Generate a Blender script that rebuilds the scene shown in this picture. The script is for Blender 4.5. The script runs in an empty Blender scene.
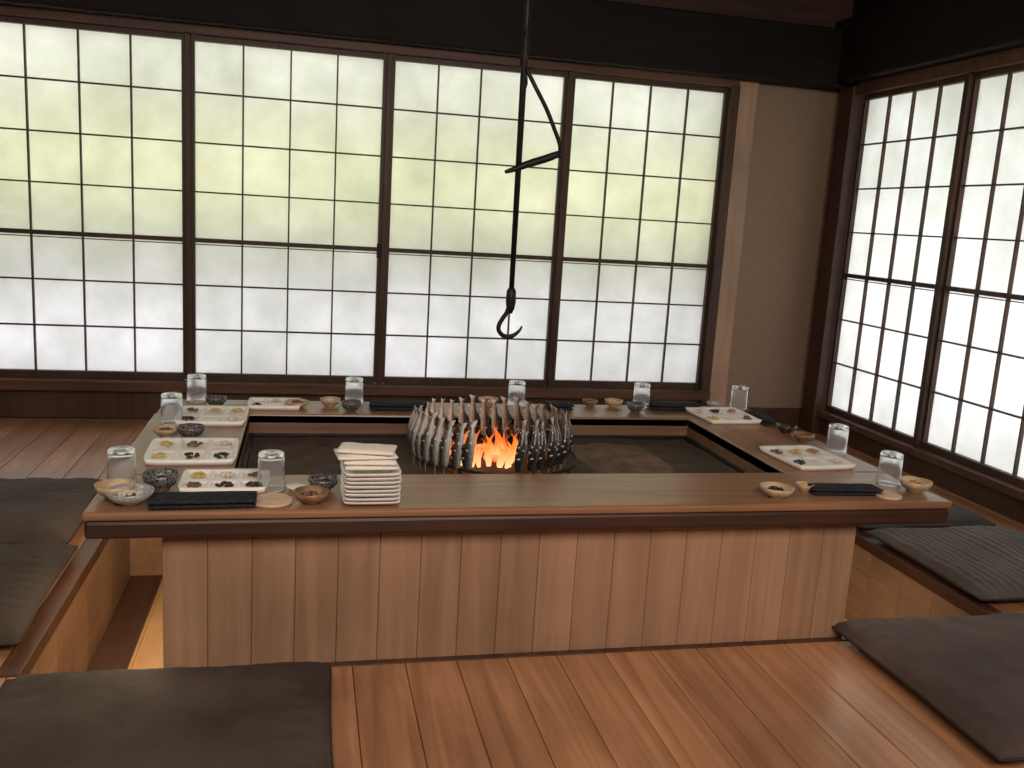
import bpy, math, random
from mathutils import Vector, Matrix
random.seed(7)
C = bpy.context.scene.collection
PI = math.pi

# ---------------------------------------------------------------- camera
FPX, YAW, PITCH, ROLL, CH = 904.0, .2309, .1807, .0610, 1.0599
Fv = Vector((math.sin(YAW)*math.cos(PITCH), math.cos(YAW)*math.cos(PITCH), -math.sin(PITCH)))
R0 = Vector((math.cos(YAW), -math.sin(YAW), 0)); U0 = R0.cross(Fv)
Rv = R0*math.cos(ROLL)+U0*math.sin(ROLL); Uv = -R0*math.sin(ROLL)+U0*math.cos(ROLL)
cam_loc = Vector((0, 0, CH))
cd = bpy.data.cameras.new('camera'); cam = bpy.data.objects.new('camera', cd); C.objects.link(cam)
cd.sensor_width = 36; cd.lens = FPX*36/1024; cd.clip_start = .02
M = Matrix((Rv, Uv, -Fv)).transposed().to_4x4(); M.translation = cam_loc
cam.matrix_world = M
bpy.context.scene.camera = cam

def ray(px, py): return Fv+Rv*((px-512)/FPX)+Uv*((384-py)/FPX)
def at(px, py, z=.40):
    d = ray(px, py); t = (z-CH)/d.z; return cam_loc+d*t
def atY(px, py, Y):
    d = ray(px, py); t = Y/d.y; return cam_loc+d*t

# ---------------------------------------------------------------- materials
def newmat(name):
    m = bpy.data.materials.new(name); m.use_nodes = True
    nt = m.node_tree; b = nt.nodes['Principled BSDF']
    return m, nt, b
def L(nt, a, ao, b, bi): nt.links.new(a.outputs[ao], b.inputs[bi])
def coords(nt, scale=(1, 1, 1), use_tint=False):
    tc = nt.nodes.new('ShaderNodeTexCoord'); mp = nt.nodes.new('ShaderNodeMapping')
    mp.inputs['Scale'].default_value = scale
    if use_tint:
        at_ = nt.nodes.new('ShaderNodeAttribute'); at_.attribute_name = 'tint'
        va = nt.nodes.new('ShaderNodeVectorMath'); va.operation = 'MULTIPLY_ADD'
        cb = nt.nodes.new('ShaderNodeCombineXYZ')
        for k in range(3): L(nt, at_, 'Fac', cb, k)
        va.inputs[1].default_value = (13, 17, 11)
        L(nt, cb, 0, va, 0); L(nt, tc, 'Object', va, 2); L(nt, va, 0, mp, 'Vector')
        return mp, at_
    L(nt, tc, 'Object', mp, 'Vector')
    return mp, None
def rgb(c): return (c[0], c[1], c[2], 1)
def wood(name, light, dark, axis='y', rough=.45, tint=True, var=.35, spec=.4, coat=0, fine=1.0, bump=.15, blotch=.22):
    m, nt, b = newmat(name)
    s = [26*fine, 26*fine, 26*fine]; s['xyz'.index(axis)] = 1.3*fine
    mp, ta = coords(nt, s, tint)
    n = nt.nodes.new('ShaderNodeTexNoise'); n.inputs['Scale'].default_value = 1; n.inputs['Detail'].default_value = 5
    n.inputs['Roughness'].default_value = .6; n.inputs['Distortion'].default_value = .9
    L(nt, mp, 0, n, 'Vector')
    cr = nt.nodes.new('ShaderNodeValToRGB'); cr.color_ramp.elements[0].position = .3; cr.color_ramp.elements[1].position = .68
    cr.color_ramp.elements[0].color = rgb(dark); cr.color_ramp.elements[1].color = rgb(light)
    L(nt, n, 'Fac', cr, 'Fac')
    mp2, _ = coords(nt, (2.3, 2.3, 2.3), False)
    n2 = nt.nodes.new('ShaderNodeTexNoise'); n2.inputs['Scale'].default_value = 1; n2.inputs['Detail'].default_value = 4
    L(nt, mp2, 0, n2, 'Vector')
    hs = nt.nodes.new('ShaderNodeHueSaturation'); L(nt, cr, 'Color', hs, 'Color')
    mr = nt.nodes.new('ShaderNodeMapRange'); mr.inputs['To Min'].default_value = 1-blotch; mr.inputs['To Max'].default_value = 1+blotch
    mr.inputs['From Min'].default_value = .3; mr.inputs['From Max'].default_value = .7
    L(nt, n2, 'Fac', mr, 'Value')
    if tint:
        m2 = nt.nodes.new('ShaderNodeMapRange'); m2.inputs['To Min'].default_value = 1-var; m2.inputs['To Max'].default_value = 1+var*.6
        L(nt, ta, 'Fac', m2, 'Value')
        mu = nt.nodes.new('ShaderNodeMath'); mu.operation = 'MULTIPLY'; L(nt, m2, 0, mu, 0); L(nt, mr, 0, mu, 1)
        L(nt, mu, 0, hs, 'Value')
    else: L(nt, mr, 0, hs, 'Value')
    L(nt, hs, 0, b, 'Base Color')
    rr = nt.nodes.new('ShaderNodeMapRange'); rr.inputs['To Min'].default_value = rough*.8; rr.inputs['To Max'].default_value = min(1, rough*1.3)
    L(nt, n2, 'Fac', rr, 'Value'); L(nt, rr, 0, b, 'Roughness')
    b.inputs['Specular IOR Level'].default_value = spec
    if coat: b.inputs['Coat Weight'].default_value = coat; b.inputs['Coat Roughness'].default_value = .25
    bp = nt.nodes.new('ShaderNodeBump'); bp.inputs['Strength'].default_value = bump; bp.inputs['Distance'].default_value = .004
    L(nt, n, 'Fac', bp, 'Height'); L(nt, bp, 0, b, 'Normal')
    return m
def noisy(name, c1, c2, scale=8, rough=.8, bump=.2, metal=0, spec=.4, dist=.003, detail=4, lo=.35, hi=.65):
    m, nt, b = newmat(name)
    mp, _ = coords(nt, (scale,)*3)
    n = nt.nodes.new('ShaderNodeTexNoise'); n.inputs['Scale'].default_value = 1; n.inputs['Detail'].default_value = detail
    L(nt, mp, 0, n, 'Vector')
    cr = nt.nodes.new('ShaderNodeValToRGB'); cr.color_ramp.elements[0].position = lo; cr.color_ramp.elements[1].position = hi
    cr.color_ramp.elements[0].color = rgb(c1); cr.color_ramp.elements[1].color = rgb(c2)
    L(nt, n, 'Fac', cr, 'Fac'); L(nt, cr, 'Color', b, 'Base Color')
    b.inputs['Roughness'].default_value = rough; b.inputs['Metallic'].default_value = metal
    b.inputs['Specular IOR Level'].default_value = spec
    bp = nt.nodes.new('ShaderNodeBump'); bp.inputs['Strength'].default_value = bump; bp.inputs['Distance'].default_value = dist
    L(nt, n, 'Fac', bp, 'Height'); L(nt, bp, 0, b, 'Normal')
    return m

m_floor = wood('floor wood', (.50, .250, .125), (.28, .130, .064), 'y', .42, True, .14, .5, .35, blotch=.24, bump=.12)
m_front = wood('front panel wood', (.38, .228, .142), (.27, .158, .097), 'z', .55, True, .12, .3, fine=.8, blotch=.22)
m_ledge_x = wood('ledge wood across', (.32, .165, .085), (.19, .092, .047), 'x', .36, True, .15, .5, .25)
m_ledge_y = wood('ledge wood along', (.32, .165, .085), (.19, .092, .047), 'y', .36, True, .15, .5, .25)
m_edge = wood('dark edge wood', (.065, .030, .021), (.028, .013, .009), 'x', .40, False, .2, .4)
m_liner = wood('liner wood', (.25, .145, .09), (.14, .08, .05), 'x', .5, False)
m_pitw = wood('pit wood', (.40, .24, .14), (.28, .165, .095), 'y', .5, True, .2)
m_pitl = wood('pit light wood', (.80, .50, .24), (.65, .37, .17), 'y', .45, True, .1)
m_trim = wood('trim wood', (.10, .045, .025), (.05, .02, .012), 'y', .4, False)
m_frame = wood('shoji frame wood', (.075, .036, .022), (.038, .018, .011), 'z', .45, False)
m_sill = wood('sill wood', (.12, .055, .032), (.055, .026, .016), 'x', .45, False)
m_beam = wood('black beam wood', (.014, .009, .007), (.005, .004, .003), 'x', .6, False, .2, .2)
m_post = wood('tan post wood', (.40, .27, .185), (.31, .20, .135), 'z', .6, False)
m_ceil = wood('ceiling wood', (.07, .035, .024), (.035, .018, .012), 'x', .6, True, .3)
m_plaster = noisy('plaster', (.25, .178, .130), (.27, .195, .143), 30, .95, .1, spec=.1)
m_iron = noisy('black iron', (.008, .008, .009), (.02, .019, .018), 40, .5, .4, .5)
m_ash = noisy('ash', (.052, .036, .027), (.085, .060, .046), 12, .85, .35, dist=.005, spec=.25, detail=6)
m_mound = noisy('brown mound', (.095, .060, .041), (.18, .115, .076), 14, .75, .5, dist=.004, spec=.25, detail=7)
m_coal = noisy('charcoal', (.008, .007, .007), (.05, .045, .045), 60, .9, .8)
m_white = noisy('white glaze', (.80, .785, .745), (.88, .865, .825), 6, .22, .03, spec=.5)
m_towel = noisy('white towel', (.80, .76, .69), (.88, .845, .78), 160, .95, .5, dist=.001, spec=.1)
m_black = noisy('dark cloth', (.012, .014, .018), (.03, .033, .04), 120, .85, .5, dist=.001, spec=.2)
m_skew = wood('bamboo', (.30, .22, .14), (.18, .12, .07), 'z', .6, False)

def cushion_mat(name, c1, c2, rib=0):
    m, nt, b = newmat(name)
    mp, _ = coords(nt, (5, 5, 5))
    n = nt.nodes.new('ShaderNodeTexNoise'); n.inputs['Scale'].default_value = 1; n.inputs['Detail'].default_value = 6
    L(nt, mp, 0, n, 'Vector')
    cr = nt.nodes.new('ShaderNodeValToRGB'); cr.color_ramp.elements[0].position = .35; cr.color_ramp.elements[1].position = .7
    cr.color_ramp.elements[0].color = rgb(c1); cr.color_ramp.elements[1].color = rgb(c2)
    L(nt, n, 'Fac', cr, 'Fac'); L(nt, cr, 'Color', b, 'Base Color')
    b.inputs['Roughness'].default_value = .7; b.inputs['Specular IOR Level'].default_value = .25
    mp2, _ = coords(nt, (1, 1, 1))
    w = nt.nodes.new('ShaderNodeTexWave'); w.bands_direction = 'X'; w.inputs['Scale'].default_value = 11 if rib else 90
    w.inputs['Distortion'].default_value = .6
    L(nt, mp2, 0, w, 'Vector')
    bp = nt.nodes.new('ShaderNodeBump'); bp.inputs['Strength'].default_value = .7 if rib else .25; bp.inputs['Distance'].default_value = .007 if rib else .0015
    L(nt, w, 'Fac', bp, 'Height')
    bp2 = nt.nodes.new('ShaderNodeBump'); bp2.inputs['Strength'].default_value = .8; bp2.inputs['Distance'].default_value = .03
    L(nt, n, 'Fac', bp2, 'Height'); L(nt, bp, 0, bp2, 'Normal'); L(nt, bp2, 0, b, 'Normal')
    return m
m_cush = cushion_mat('cushion fabric', (.044, .033, .028), (.078, .060, .051))
m_cushd = cushion_mat('darker cushion fabric', (.028, .021, .018), (.050, .038, .032))
m_cush2 = cushion_mat('ribbed cushion fabric', (.072, .060, .056), (.12, .102, .095), 1)
m_cush3 = cushion_mat('brown cushion fabric', (.056, .040, .034), (.098, .072, .062))

def paper_mat():
    m, nt, b = newmat('shoji paper')
    nt.nodes.remove(b); out = nt.nodes['Material Output']
    mp, _ = coords(nt, (3.2, 3.2, 3.2)); n = nt.nodes.new('ShaderNodeTexNoise'); n.inputs['Scale'].default_value = 1; n.inputs['Detail'].default_value = 9
    n.inputs['Roughness'].default_value = .66
    L(nt, mp, 0, n, 'Vector')
    cr = nt.nodes.new('ShaderNodeValToRGB'); cr.color_ramp.elements[0].color = (.77, .78, .74, 1); cr.color_ramp.elements[1].color = (.96, .96, .95, 1)
    cr.color_ramp.elements[0].position = .3; cr.color_ramp.elements[1].position = .7
    L(nt, n, 'Fac', cr, 'Fac')
    t = nt.nodes.new('ShaderNodeBsdfTranslucent'); d = nt.nodes.new('ShaderNodeBsdfDiffuse'); mx = nt.nodes.new('ShaderNodeMixShader')
    mx.inputs[0].default_value = .2
    L(nt, cr, 0, t, 'Color'); L(nt, cr, 0, d, 'Color'); L(nt, t, 0, mx, 1); L(nt, d, 0, mx, 2); L(nt, mx, 0, out, 'Surface')
    return m
m_paper = paper_mat()
def glass_mat():
    m, nt, b = newmat('clear glass')
    b.inputs['Base Color'].default_value = (.95, .97, .98, 1); b.inputs['Roughness'].default_value = .14
    b.inputs['Transmission Weight'].default_value = .92; b.inputs['IOR'].default_value = 1.32
    return m
m_glass = glass_mat()
def flame_mat():
    m, nt, b = newmat('flame'); nt.nodes.remove(b); out = nt.nodes['Material Output']
    tc = nt.nodes.new('ShaderNodeTexCoord'); sp = nt.nodes.new('ShaderNodeSeparateXYZ'); L(nt, tc, 'Object', sp, 0)
    mr = nt.nodes.new('ShaderNodeMapRange'); mr.inputs['From Max'].default_value = .14; L(nt, sp, 'Z', mr, 'Value')
    cr = nt.nodes.new('ShaderNodeValToRGB'); e = cr.color_ramp.elements
    e[0].color = (1, .50, .22, 1); e[1].color = (.75, .045, .006, 1); x = e.new(.38); x.color = (1, .19, .03, 1)
    L(nt, mr, 0, cr, 'Fac')
    em = nt.nodes.new('ShaderNodeEmission'); em.inputs['Strength'].default_value = 1.7; L(nt, cr, 0, em, 'Color')
    tr = nt.nodes.new('ShaderNodeBsdfTransparent'); mx = nt.nodes.new('ShaderNodeMixShader')
    n = nt.nodes.new('ShaderNodeTexNoise'); n.inputs['Scale'].default_value = 45; L(nt, tc, 'Object', n, 'Vector')
    ad = nt.nodes.new('ShaderNodeMath'); ad.operation = 'MULTIPLY_ADD'; L(nt, mr, 0, ad, 0); ad.inputs[1].default_value = -.5
    L(nt, n, 'Fac', ad, 2)
    a2 = nt.nodes.new('ShaderNodeMath'); a2.operation = 'ADD'; a2.use_clamp = True; a2.inputs[1].default_value = .28; L(nt, ad, 0, a2, 0)
    L(nt, a2, 0, mx, 0); L(nt, tr, 0, mx, 1); L(nt, em, 0, mx, 2); L(nt, mx, 0, out, 'Surface')
    return m
m_flame = flame_mat()
def ember_mat():
    m, nt, b = newmat('ember')
    mp, _ = coords(nt, (45,)*3); n = nt.nodes.new('ShaderNodeTexNoise'); n.inputs['Scale'].default_value = 1; L(nt, mp, 0, n, 'Vector')
    cr = nt.nodes.new('ShaderNodeValToRGB'); cr.color_ramp.elements[0].position = .38; cr.color_ramp.elements[1].position = .55
    cr.color_ramp.elements[0].color = (.10, .005, 0, 1); cr.color_ramp.elements[1].color = (1, .20, .05, 1)
    L(nt, n, 'Fac', cr, 'Fac'); L(nt, cr, 0, b, 'Emission Color'); b.inputs['Emission Strength'].default_value = 1.8
    b.inputs['Base Color'].default_value = (.03, .025, .025, 1)
    return m
m_ember = ember_mat()
def fish_mat():
    m, nt, b = newmat('fish skin')
    tc = nt.nodes.new('ShaderNodeTexCoord'); sp = nt.nodes.new('ShaderNodeSeparateXYZ'); L(nt, tc, 'Object', sp, 0)
    mr = nt.nodes.new('ShaderNodeMapRange'); mr.inputs['From Min'].default_value = -.018; mr.inputs['From Max'].default_value = .018
    L(nt, sp, 'X', mr, 'Value')
    cr = nt.nodes.new('ShaderNodeValToRGB'); e = cr.color_ramp.elements
    e[0].color = (.66, .66, .64, 1); e[1].color = (.012, .013, .013, 1); x = e.new(.24); x.color = (.46, .455, .43, 1); x = e.new(.42); x.color = (.17, .168, .153, 1)
    x = e.new(.60); x.color = (.040, .040, .037, 1)
    n = nt.nodes.new('ShaderNodeTexNoise'); n.inputs['Scale'].default_value = 60; n.inputs['Detail'].default_value = 3; L(nt, tc, 'Object', n, 'Vector')
    ma = nt.nodes.new('ShaderNodeMath'); ma.operation = 'MULTIPLY_ADD'; L(nt, n, 'Fac', ma, 0); ma.inputs[1].default_value = .35
    ms = nt.nodes.new('ShaderNodeMath'); ms.operation = 'SUBTRACT'; L(nt, mr, 0, ms, 0); ms.inputs[1].default_value = .17
    L(nt, ms, 0, ma, 2); L(nt, ma, 0, cr, 'Fac')
    c2 = nt.nodes.new('ShaderNodeValToRGB'); c2.color_ramp.elements[0].position = .64; c2.color_ramp.elements[1].position = .69
    n3 = nt.nodes.new('ShaderNodeTexNoise'); n3.inputs['Scale'].default_value = 120; n3.inputs['Detail'].default_value = 2; L(nt, tc, 'Object', n3, 'Vector')
    L(nt, n3, 'Fac', c2, 'Fac')
    mx = nt.nodes.new('ShaderNodeMix'); mx.data_type = 'RGBA'; L(nt, c2, 0, mx, 0); L(nt, cr, 0, mx, 6); mx.inputs[7].default_value = (.62, .62, .60, 1)
    L(nt, mx, 2, b, 'Base Color'); b.inputs['Roughness'].default_value = .28
    bp = nt.nodes.new('ShaderNodeBump'); bp.inputs['Strength'].default_value = .3; bp.inputs['Distance'].default_value = .002
    L(nt, n, 'Fac', bp, 'Height'); L(nt, bp, 0, b, 'Normal')
    return m
m_fish = fish_mat()
def pattern_mat(name, c1, c2, scale):
    m, nt, b = newmat(name)
    mp, _ = coords(nt, (scale,)*3); v = nt.nodes.new('ShaderNodeTexVoronoi'); v.feature = 'DISTANCE_TO_EDGE'; v.inputs['Scale'].default_value = 1
    L(nt, mp, 0, v, 'Vector'); cr = nt.nodes.new('ShaderNodeValToRGB'); cr.color_ramp.elements[0].position = .05; cr.color_ramp.elements[1].position = .2
    cr.color_ramp.elements[0].color = rgb(c2); cr.color_ramp.elements[1].color = rgb(c1); L(nt, v, 'Distance', cr, 'Fac'); L(nt, cr, 0, b, 'Base Color')
    b.inputs['Roughness'].default_value = .25
    return m
BM = {'navy': pattern_mat('navy patterned glaze', (.035, .033, .042), (.17, .16, .155), 110),
      'blue': pattern_mat('pale blue glaze', (.42, .41, .38), (.27, .28, .30), 80),
      'beige': noisy('beige glaze', (.40, .28, .17), (.56, .43, .28), 30, .3, .1),
      'brown': noisy('brown glaze', (.16, .085, .045), (.30, .17, .09), 30, .3, .1),
      'dark': noisy('dark glaze', (.03, .02, .018), (.07, .05, .04), 30, .25, .1),
      'wood': noisy('pale wood disc', (.58, .40, .27), (.68, .50, .35), 20, .5, .1)}
FOODC = {'yellow': (.58, .42, .14), 'red': (.17, .06, .04), 'dark': (.035, .022, .016), 'green': (.14, .14, .06), 'white': (.66, .60, .50),
         'orange': (.40, .21, .10), 'brown': (.17, .095, .05)}
FM = {k: noisy(k+' food', tuple(x*.7 for x in c), tuple(min(1, x*1.2) for x in c), 150, .4, .5, dist=.002) for k, c in FOODC.items()}

# ---------------------------------------------------------------- mesh tools
class MB:
    def __init__(s): s.v = []; s.f = []; s.t = []
    def add(s, vf, tint=None):
        o = len(s.v); t = random.random() if tint is None else tint
        s.v += [tuple(p) for p in vf[0]]; s.f += [tuple(i+o for i in f) for f in vf[1]]; s.t += [t]*len(vf[1]); return s
    def build(s, name, mat, parent=None, smooth=False, bevel=0, world=False, seg=2, sub=0):
        me = bpy.data.meshes.new(name)
        off = Vector((0, 0, 0))
        if world and parent is not None:
            p = parent
            while p is not None: off += Vector(p.location); p = p.parent
        me.from_pydata([(v[0]-off.x, v[1]-off.y, v[2]-off.z) for v in s.v], [], s.f)
        a = me.attributes.new('tint', 'FLOAT', 'FACE'); a.data.foreach_set('value', s.t)
        me.update()
        o = bpy.data.objects.new(name, me); C.objects.link(o); me.materials.append(mat)
        if smooth:
            for p in me.polygons: p.use_smooth = True
        if parent is not None: o.parent = parent
        if bevel:
            b = o.modifiers.new('bevel', 'BEVEL'); b.width = bevel; b.segments = seg; b.limit_method = 'ANGLE'
        if sub:
            b = o.modifiers.new('sub', 'SUBSURF'); b.levels = sub; b.render_levels = sub
        return o
def box(x0, x1, y0, y1, z0, z1):
    v = [(x0, y0, z0), (x1, y0, z0), (x1, y1, z0), (x0, y1, z0), (x0, y0, z1), (x1, y0, z1), (x1, y1, z1), (x0, y1, z1)]
    return v, [(0, 3, 2, 1), (4, 5, 6, 7), (0, 1, 5, 4), (1, 2, 6, 5), (2, 3, 7, 6), (3, 0, 4, 7)]
def lathe(prof, n=28, closed=False):
    v = []; f = []
    for r, z in prof:
        for i in range(n): a = 2*PI*i/n; v.append((r*math.cos(a), r*math.sin(a), z))
    m = len(prof)
    for k in range(m-1 if not closed else m):
        k2 = (k+1) % m
        for i in range(n):
            j = (i+1) % n; f.append((k*n+i, k*n+j, k2*n+j, k2*n+i))
    if not closed:
        f.append(tuple(range(n))[::-1]); f.append(tuple((m-1)*n+i for i in range(n)))
    return v, f
def tube(pts, rad, n=10, closed=False):
    pts = [Vector(p) for p in pts]; m = len(pts)
    if not hasattr(rad, '__len__'): rad = [rad]*m
    v = []; f = []; prev = None
    for i, p in enumerate(pts):
        a = pts[(i-1) % m] if (i > 0 or closed) else p; b = pts[(i+1) % m] if (i < m-1 or closed) else p
        t = (b-a).normalized()
        if prev is None:
            u = t.orthogonal().normalized()
        else:
            u = (prev-t*prev.dot(t)).normalized()
        prev = u; w = t.cross(u)
        for k in range(n):
            an = 2*PI*k/n; q = p+(u*math.cos(an)+w*math.sin(an))*rad[i]; v.append(tuple(q))
    for i in range(m if closed else m-1):
        j = (i+1) % m
        for k in range(n):
            l = (k+1) % n; f.append((i*n+k, i*n+l, j*n+l, j*n+k))
    if not closed: f.append(tuple(range(n))[::-1]); f.append(tuple((m-1)*n+k for k in range(n)))
    return v, f
def smooth_pts(pts, n=6):
    pts = [Vector(p) for p in pts]; out = []
    for i in range(len(pts)-1):
        p0 = pts[max(0, i-1)]; p1 = pts[i]; p2 = pts[i+1]; p3 = pts[min(len(pts)-1, i+2)]
        for k in range(n):
            t = k/n
            out.append(.5*((2*p1)+(-p0+p2)*t+(2*p0-5*p1+4*p2-p3)*t*t+(-p0+3*p1-3*p2+p3)*t**3))
    out.append(pts[-1]); return out
def blob(cx, cy, cz, rx, ry, rz, n=8, m=5, jit=.12):
    v = [(cx, cy, cz-rz)]; f = []
    for j in range(1, m):
        ph = -PI/2+PI*j/m
        for i in range(n):
            a = 2*PI*i/n; k = 1+random.uniform(-jit, jit)
            v.append((cx+rx*k*math.cos(ph)*math.cos(a), cy+ry*k*math.cos(ph)*math.sin(a), cz+rz*k*math.sin(ph)))
    v.append((cx, cy, cz+rz)); e = len(v)-1
    for i in range(n): f.append((0, 1+(i+1) % n, 1+i))
    for j in range(m-2):
        for i in range(n):
            a = 1+j*n+i; b = 1+j*n+(i+1) % n; f.append((a, b, b+n, a+n))
    for i in range(n): f.append((1+(m-2)*n+i, 1+(m-2)*n+(i+1) % n, e))
    return v, f
def empty(name, loc, rz=0):
    o = bpy.data.objects.new(name, None); C.objects.link(o); o.location = loc; o.rotation_euler = (0, 0, rz); o.empty_display_size = .05; return o
def tag(o, label, cat, group=None, kind=None):
    o['label'] = label; o['category'] = cat
    if group: o['group'] = group
    if kind: o['kind'] = kind
    return o
def struct(name, mb, mat, parent=None, **k):
    o = mb.build(name, mat, parent, **k)
    if parent is None: o['kind'] = 'structure'
    return o
def copy_tree(o, parent=None):
    c = o.copy(); C.objects.link(c)
    if parent is not None: c.parent = parent
    for ch in list(o.children): copy_tree(ch, c)
    return c

# ---------------------------------------------------------------- setting
XL, XW, YW, YB, ZC = -2.9, 2.7794, 4.518, -1.6, 2.6
ZT, ZB, ZM, ZBB = 1.765, .2345, .871, .165
PX0, PX1, PY0, PY1 = -.605, 1.985, 2.03, 3.36          # sunken foot well
fl = MB()
W = .125
def planks(x0, x1, y0, y1, seed):
    rnd = random.Random(seed)
    k = math.floor(x0/W)
    while k*W < x1:
        a = max(x0, k*W); b = min(x1, (k+1)*W); k += 1
        if b-a < .004: continue
        y = y0-rnd.uniform(0, .9)
        while y < y1:
            ln = 4.6; c = max(y, y0); d = min(y+ln, y1)
            if d-c > .01: fl.add(box(a+.0009, b-.0009, c+.0003, d-.0003, -.03, 0), rnd.random())
            y += ln
planks(XL, XW, YB, PY0, 12); planks(XL, PX0, PY0, PY1, 2); planks(PX1, XW, PY0, PY1, 3); planks(XL, XW, PY1, YW, 4)
struct('floor', fl, m_floor, bevel=.0013, seg=1)
sb = MB()
sb.add(box(XL, XW, YB, PY0-.01, -.06, -.031)); sb.add(box(XL, PX0-.01, PY0-.01, PY1+.01, -.06, -.031))
sb.add(box(PX1+.01, XW, PY0-.01, PY1+.01, -.06, -.031)); sb.add(box(XL, XW, PY1+.01, YW, -.06, -.031))
struct('trim_30', sb, m_beam)
# foot well walls, bottom
fw = MB()
for (a, b) in ((PX0, 'x'), (PX1, 'x')):
    y = PY0
    while y < PY1:
        e = min(PY1, y+.165)
        if a < 0: fw.add(box(a-.02, a, y+.001, e-.001, -.42, -.03))
        else: fw.add(box(a, a+.02, y+.001, e-.001, -.42, -.03))
        y += .165
fw.add(box(PX0, PX1, PY1, PY1+.02, -.42, -.03)); fw.add(box(PX0, PX1, PY0-.02, PY0, -.42, -.03))
struct('wall_footwell', fw, m_pitw, bevel=.001, seg=1)
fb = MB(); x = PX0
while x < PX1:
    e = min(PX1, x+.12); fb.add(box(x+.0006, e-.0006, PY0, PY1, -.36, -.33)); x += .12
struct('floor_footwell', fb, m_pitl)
tr = MB()
tr.add(box(PX0-.045, PX0+.006, PY0-.0, PY1, -.035, .004)); struct('trim_1', tr, m_trim, bevel=.003)
tr = MB(); tr.add(box(PX1-.006, PX1+.045, PY0, PY1, -.035, .004)); struct('trim_2', tr, m_trim, bevel=.003)
tr = MB(); tr.add(box(PX0, PX1, PY0-.03, PY0+.004, -.035, .003)); struct('trim_3', tr, m_trim, bevel=.002)
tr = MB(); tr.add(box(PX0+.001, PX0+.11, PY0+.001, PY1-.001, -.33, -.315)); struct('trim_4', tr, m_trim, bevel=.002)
# walls
wb = MB()
wb.add(box(XL, XW+.1, YW+.03, YW+.12, -.1, .16))
wb.add(box(XL, XW+.1, YW+.03, YW+.12, 1.80, ZC+.1))
wb.add(box(2.13, XW+.1, YW+.02, YW+.12, .1, 1.9))
wb.add(box(XL-.1, -2.30, YW+.03, YW+.12, .1, 1.9))
struct('wall_back', wb, m_plaster)
wr = MB()
wr.add(box(XW+.03, XW+.12, YB, YW+.12, -.1, .12)); wr.add(box(XW+.03, XW+.12, YB, YW+.12, 1.80, ZC+.1))
wr.add(box(XW+.03, XW+.12, 4.36, YW+.12, .1, 1.9)); wr.add(box(XW+.03, XW+.12, YB, 1.97, .1, 1.9))
struct('wall_right', wr, m_plaster)
w = MB(); w.add(box(XL-.1, XL, YB-.1, YW+.12, -.1, ZC+.1)); struct('wall_left', w, m_plaster)
w = MB(); w.add(box(XL-.1, XW+.12, YB-.1, YB, -.1, ZC+.1)); struct('wall_front', w, m_plaster)
c = MB(); y = YB
while y < YW+.1:
    c.add(box(XL, XW+.1, y+.002, min(y+.25, YW+.12)-.002, ZC, ZC+.03)); y += .25
c.add(box(XL, XW+.1, YB, YW+.12, ZC+.031, ZC+.06))
struct('ceiling', c, m_ceil)
# trims of the back wall
def t1(n, b_, mat, bev=.003):
    q = MB(); q.add(b_); return struct('trim_%d' % n, q, mat, bevel=bev)
t1(5, box(XL, 2.13, YW-.01, YW+.05, 0.012, .150), m_frame)          # dark board below the sill
t1(6, box(XL, 2.16, YW-.055, YW+.06, .150, .200), m_sill)           # sill
t1(7, box(XL, 2.16, YW-.03, YW+.06, 1.790, 1.835), m_sill)          # head rail
t1(8, box(XL, XW, YW-.10, YW+.05, 1.828, 2.12), m_beam, .01)        # black beam
t1(9, box(XL, XW, YW-.02, YW+.03, 2.12, ZC), m_ceil)
t1(10, box(2.118, 2.165, YW-.035, YW+.05, 0, 1.80), m_frame)        # end post
t1(11, box(2.17, 2.275, YW-.012, YW+.03, 0, 1.835), m_post)
t1(12, box(2.165, XW, YW-.016, YW+.02, 0, .10), m_frame)            # base board
t1(13, box(XW-.055, XW+.05, 4.345, 4.47, 0, 1.835), m_frame, .005)  # corner post
t1(14, box(XW-.045, XW+.05, YB, 4.345, .10, .135), m_sill)
t1(15, box(XW-.01, XW+.05, YB, 4.345, .0, .10), m_frame)
t1(16, box(XW-.035, XW+.05, YB, 4.345, 1.790, 1.85), m_sill)
t1(17, box(XW-.11, XW+.05, YB, YW, 1.85, 2.17), m_beam, .01)
t1(18, box(XW-.02, XW+.03, YB, YW, 2.17, ZC), m_beam)
for i, xx in enumerate((-1.46, -.5355, .3729, 1.2651)):
    t1(19+i, box(xx-.013, xx+.013, YW-.02, YW+.045, .20, 1.79), m_frame)
for i, yy in enumerate((3.5467, 2.765, 1.985)):
    t1(23+i, box(XW-.02, XW+.045, yy-.016, yy+.016, .135, 1.79), m_frame)
# low ceiling beams
for i, yy in enumerate((.3, 2.2)):
    t1(26+i, box(XL, XW, yy, yy+.14, ZC-.16, ZC), m_beam, .008)

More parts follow.
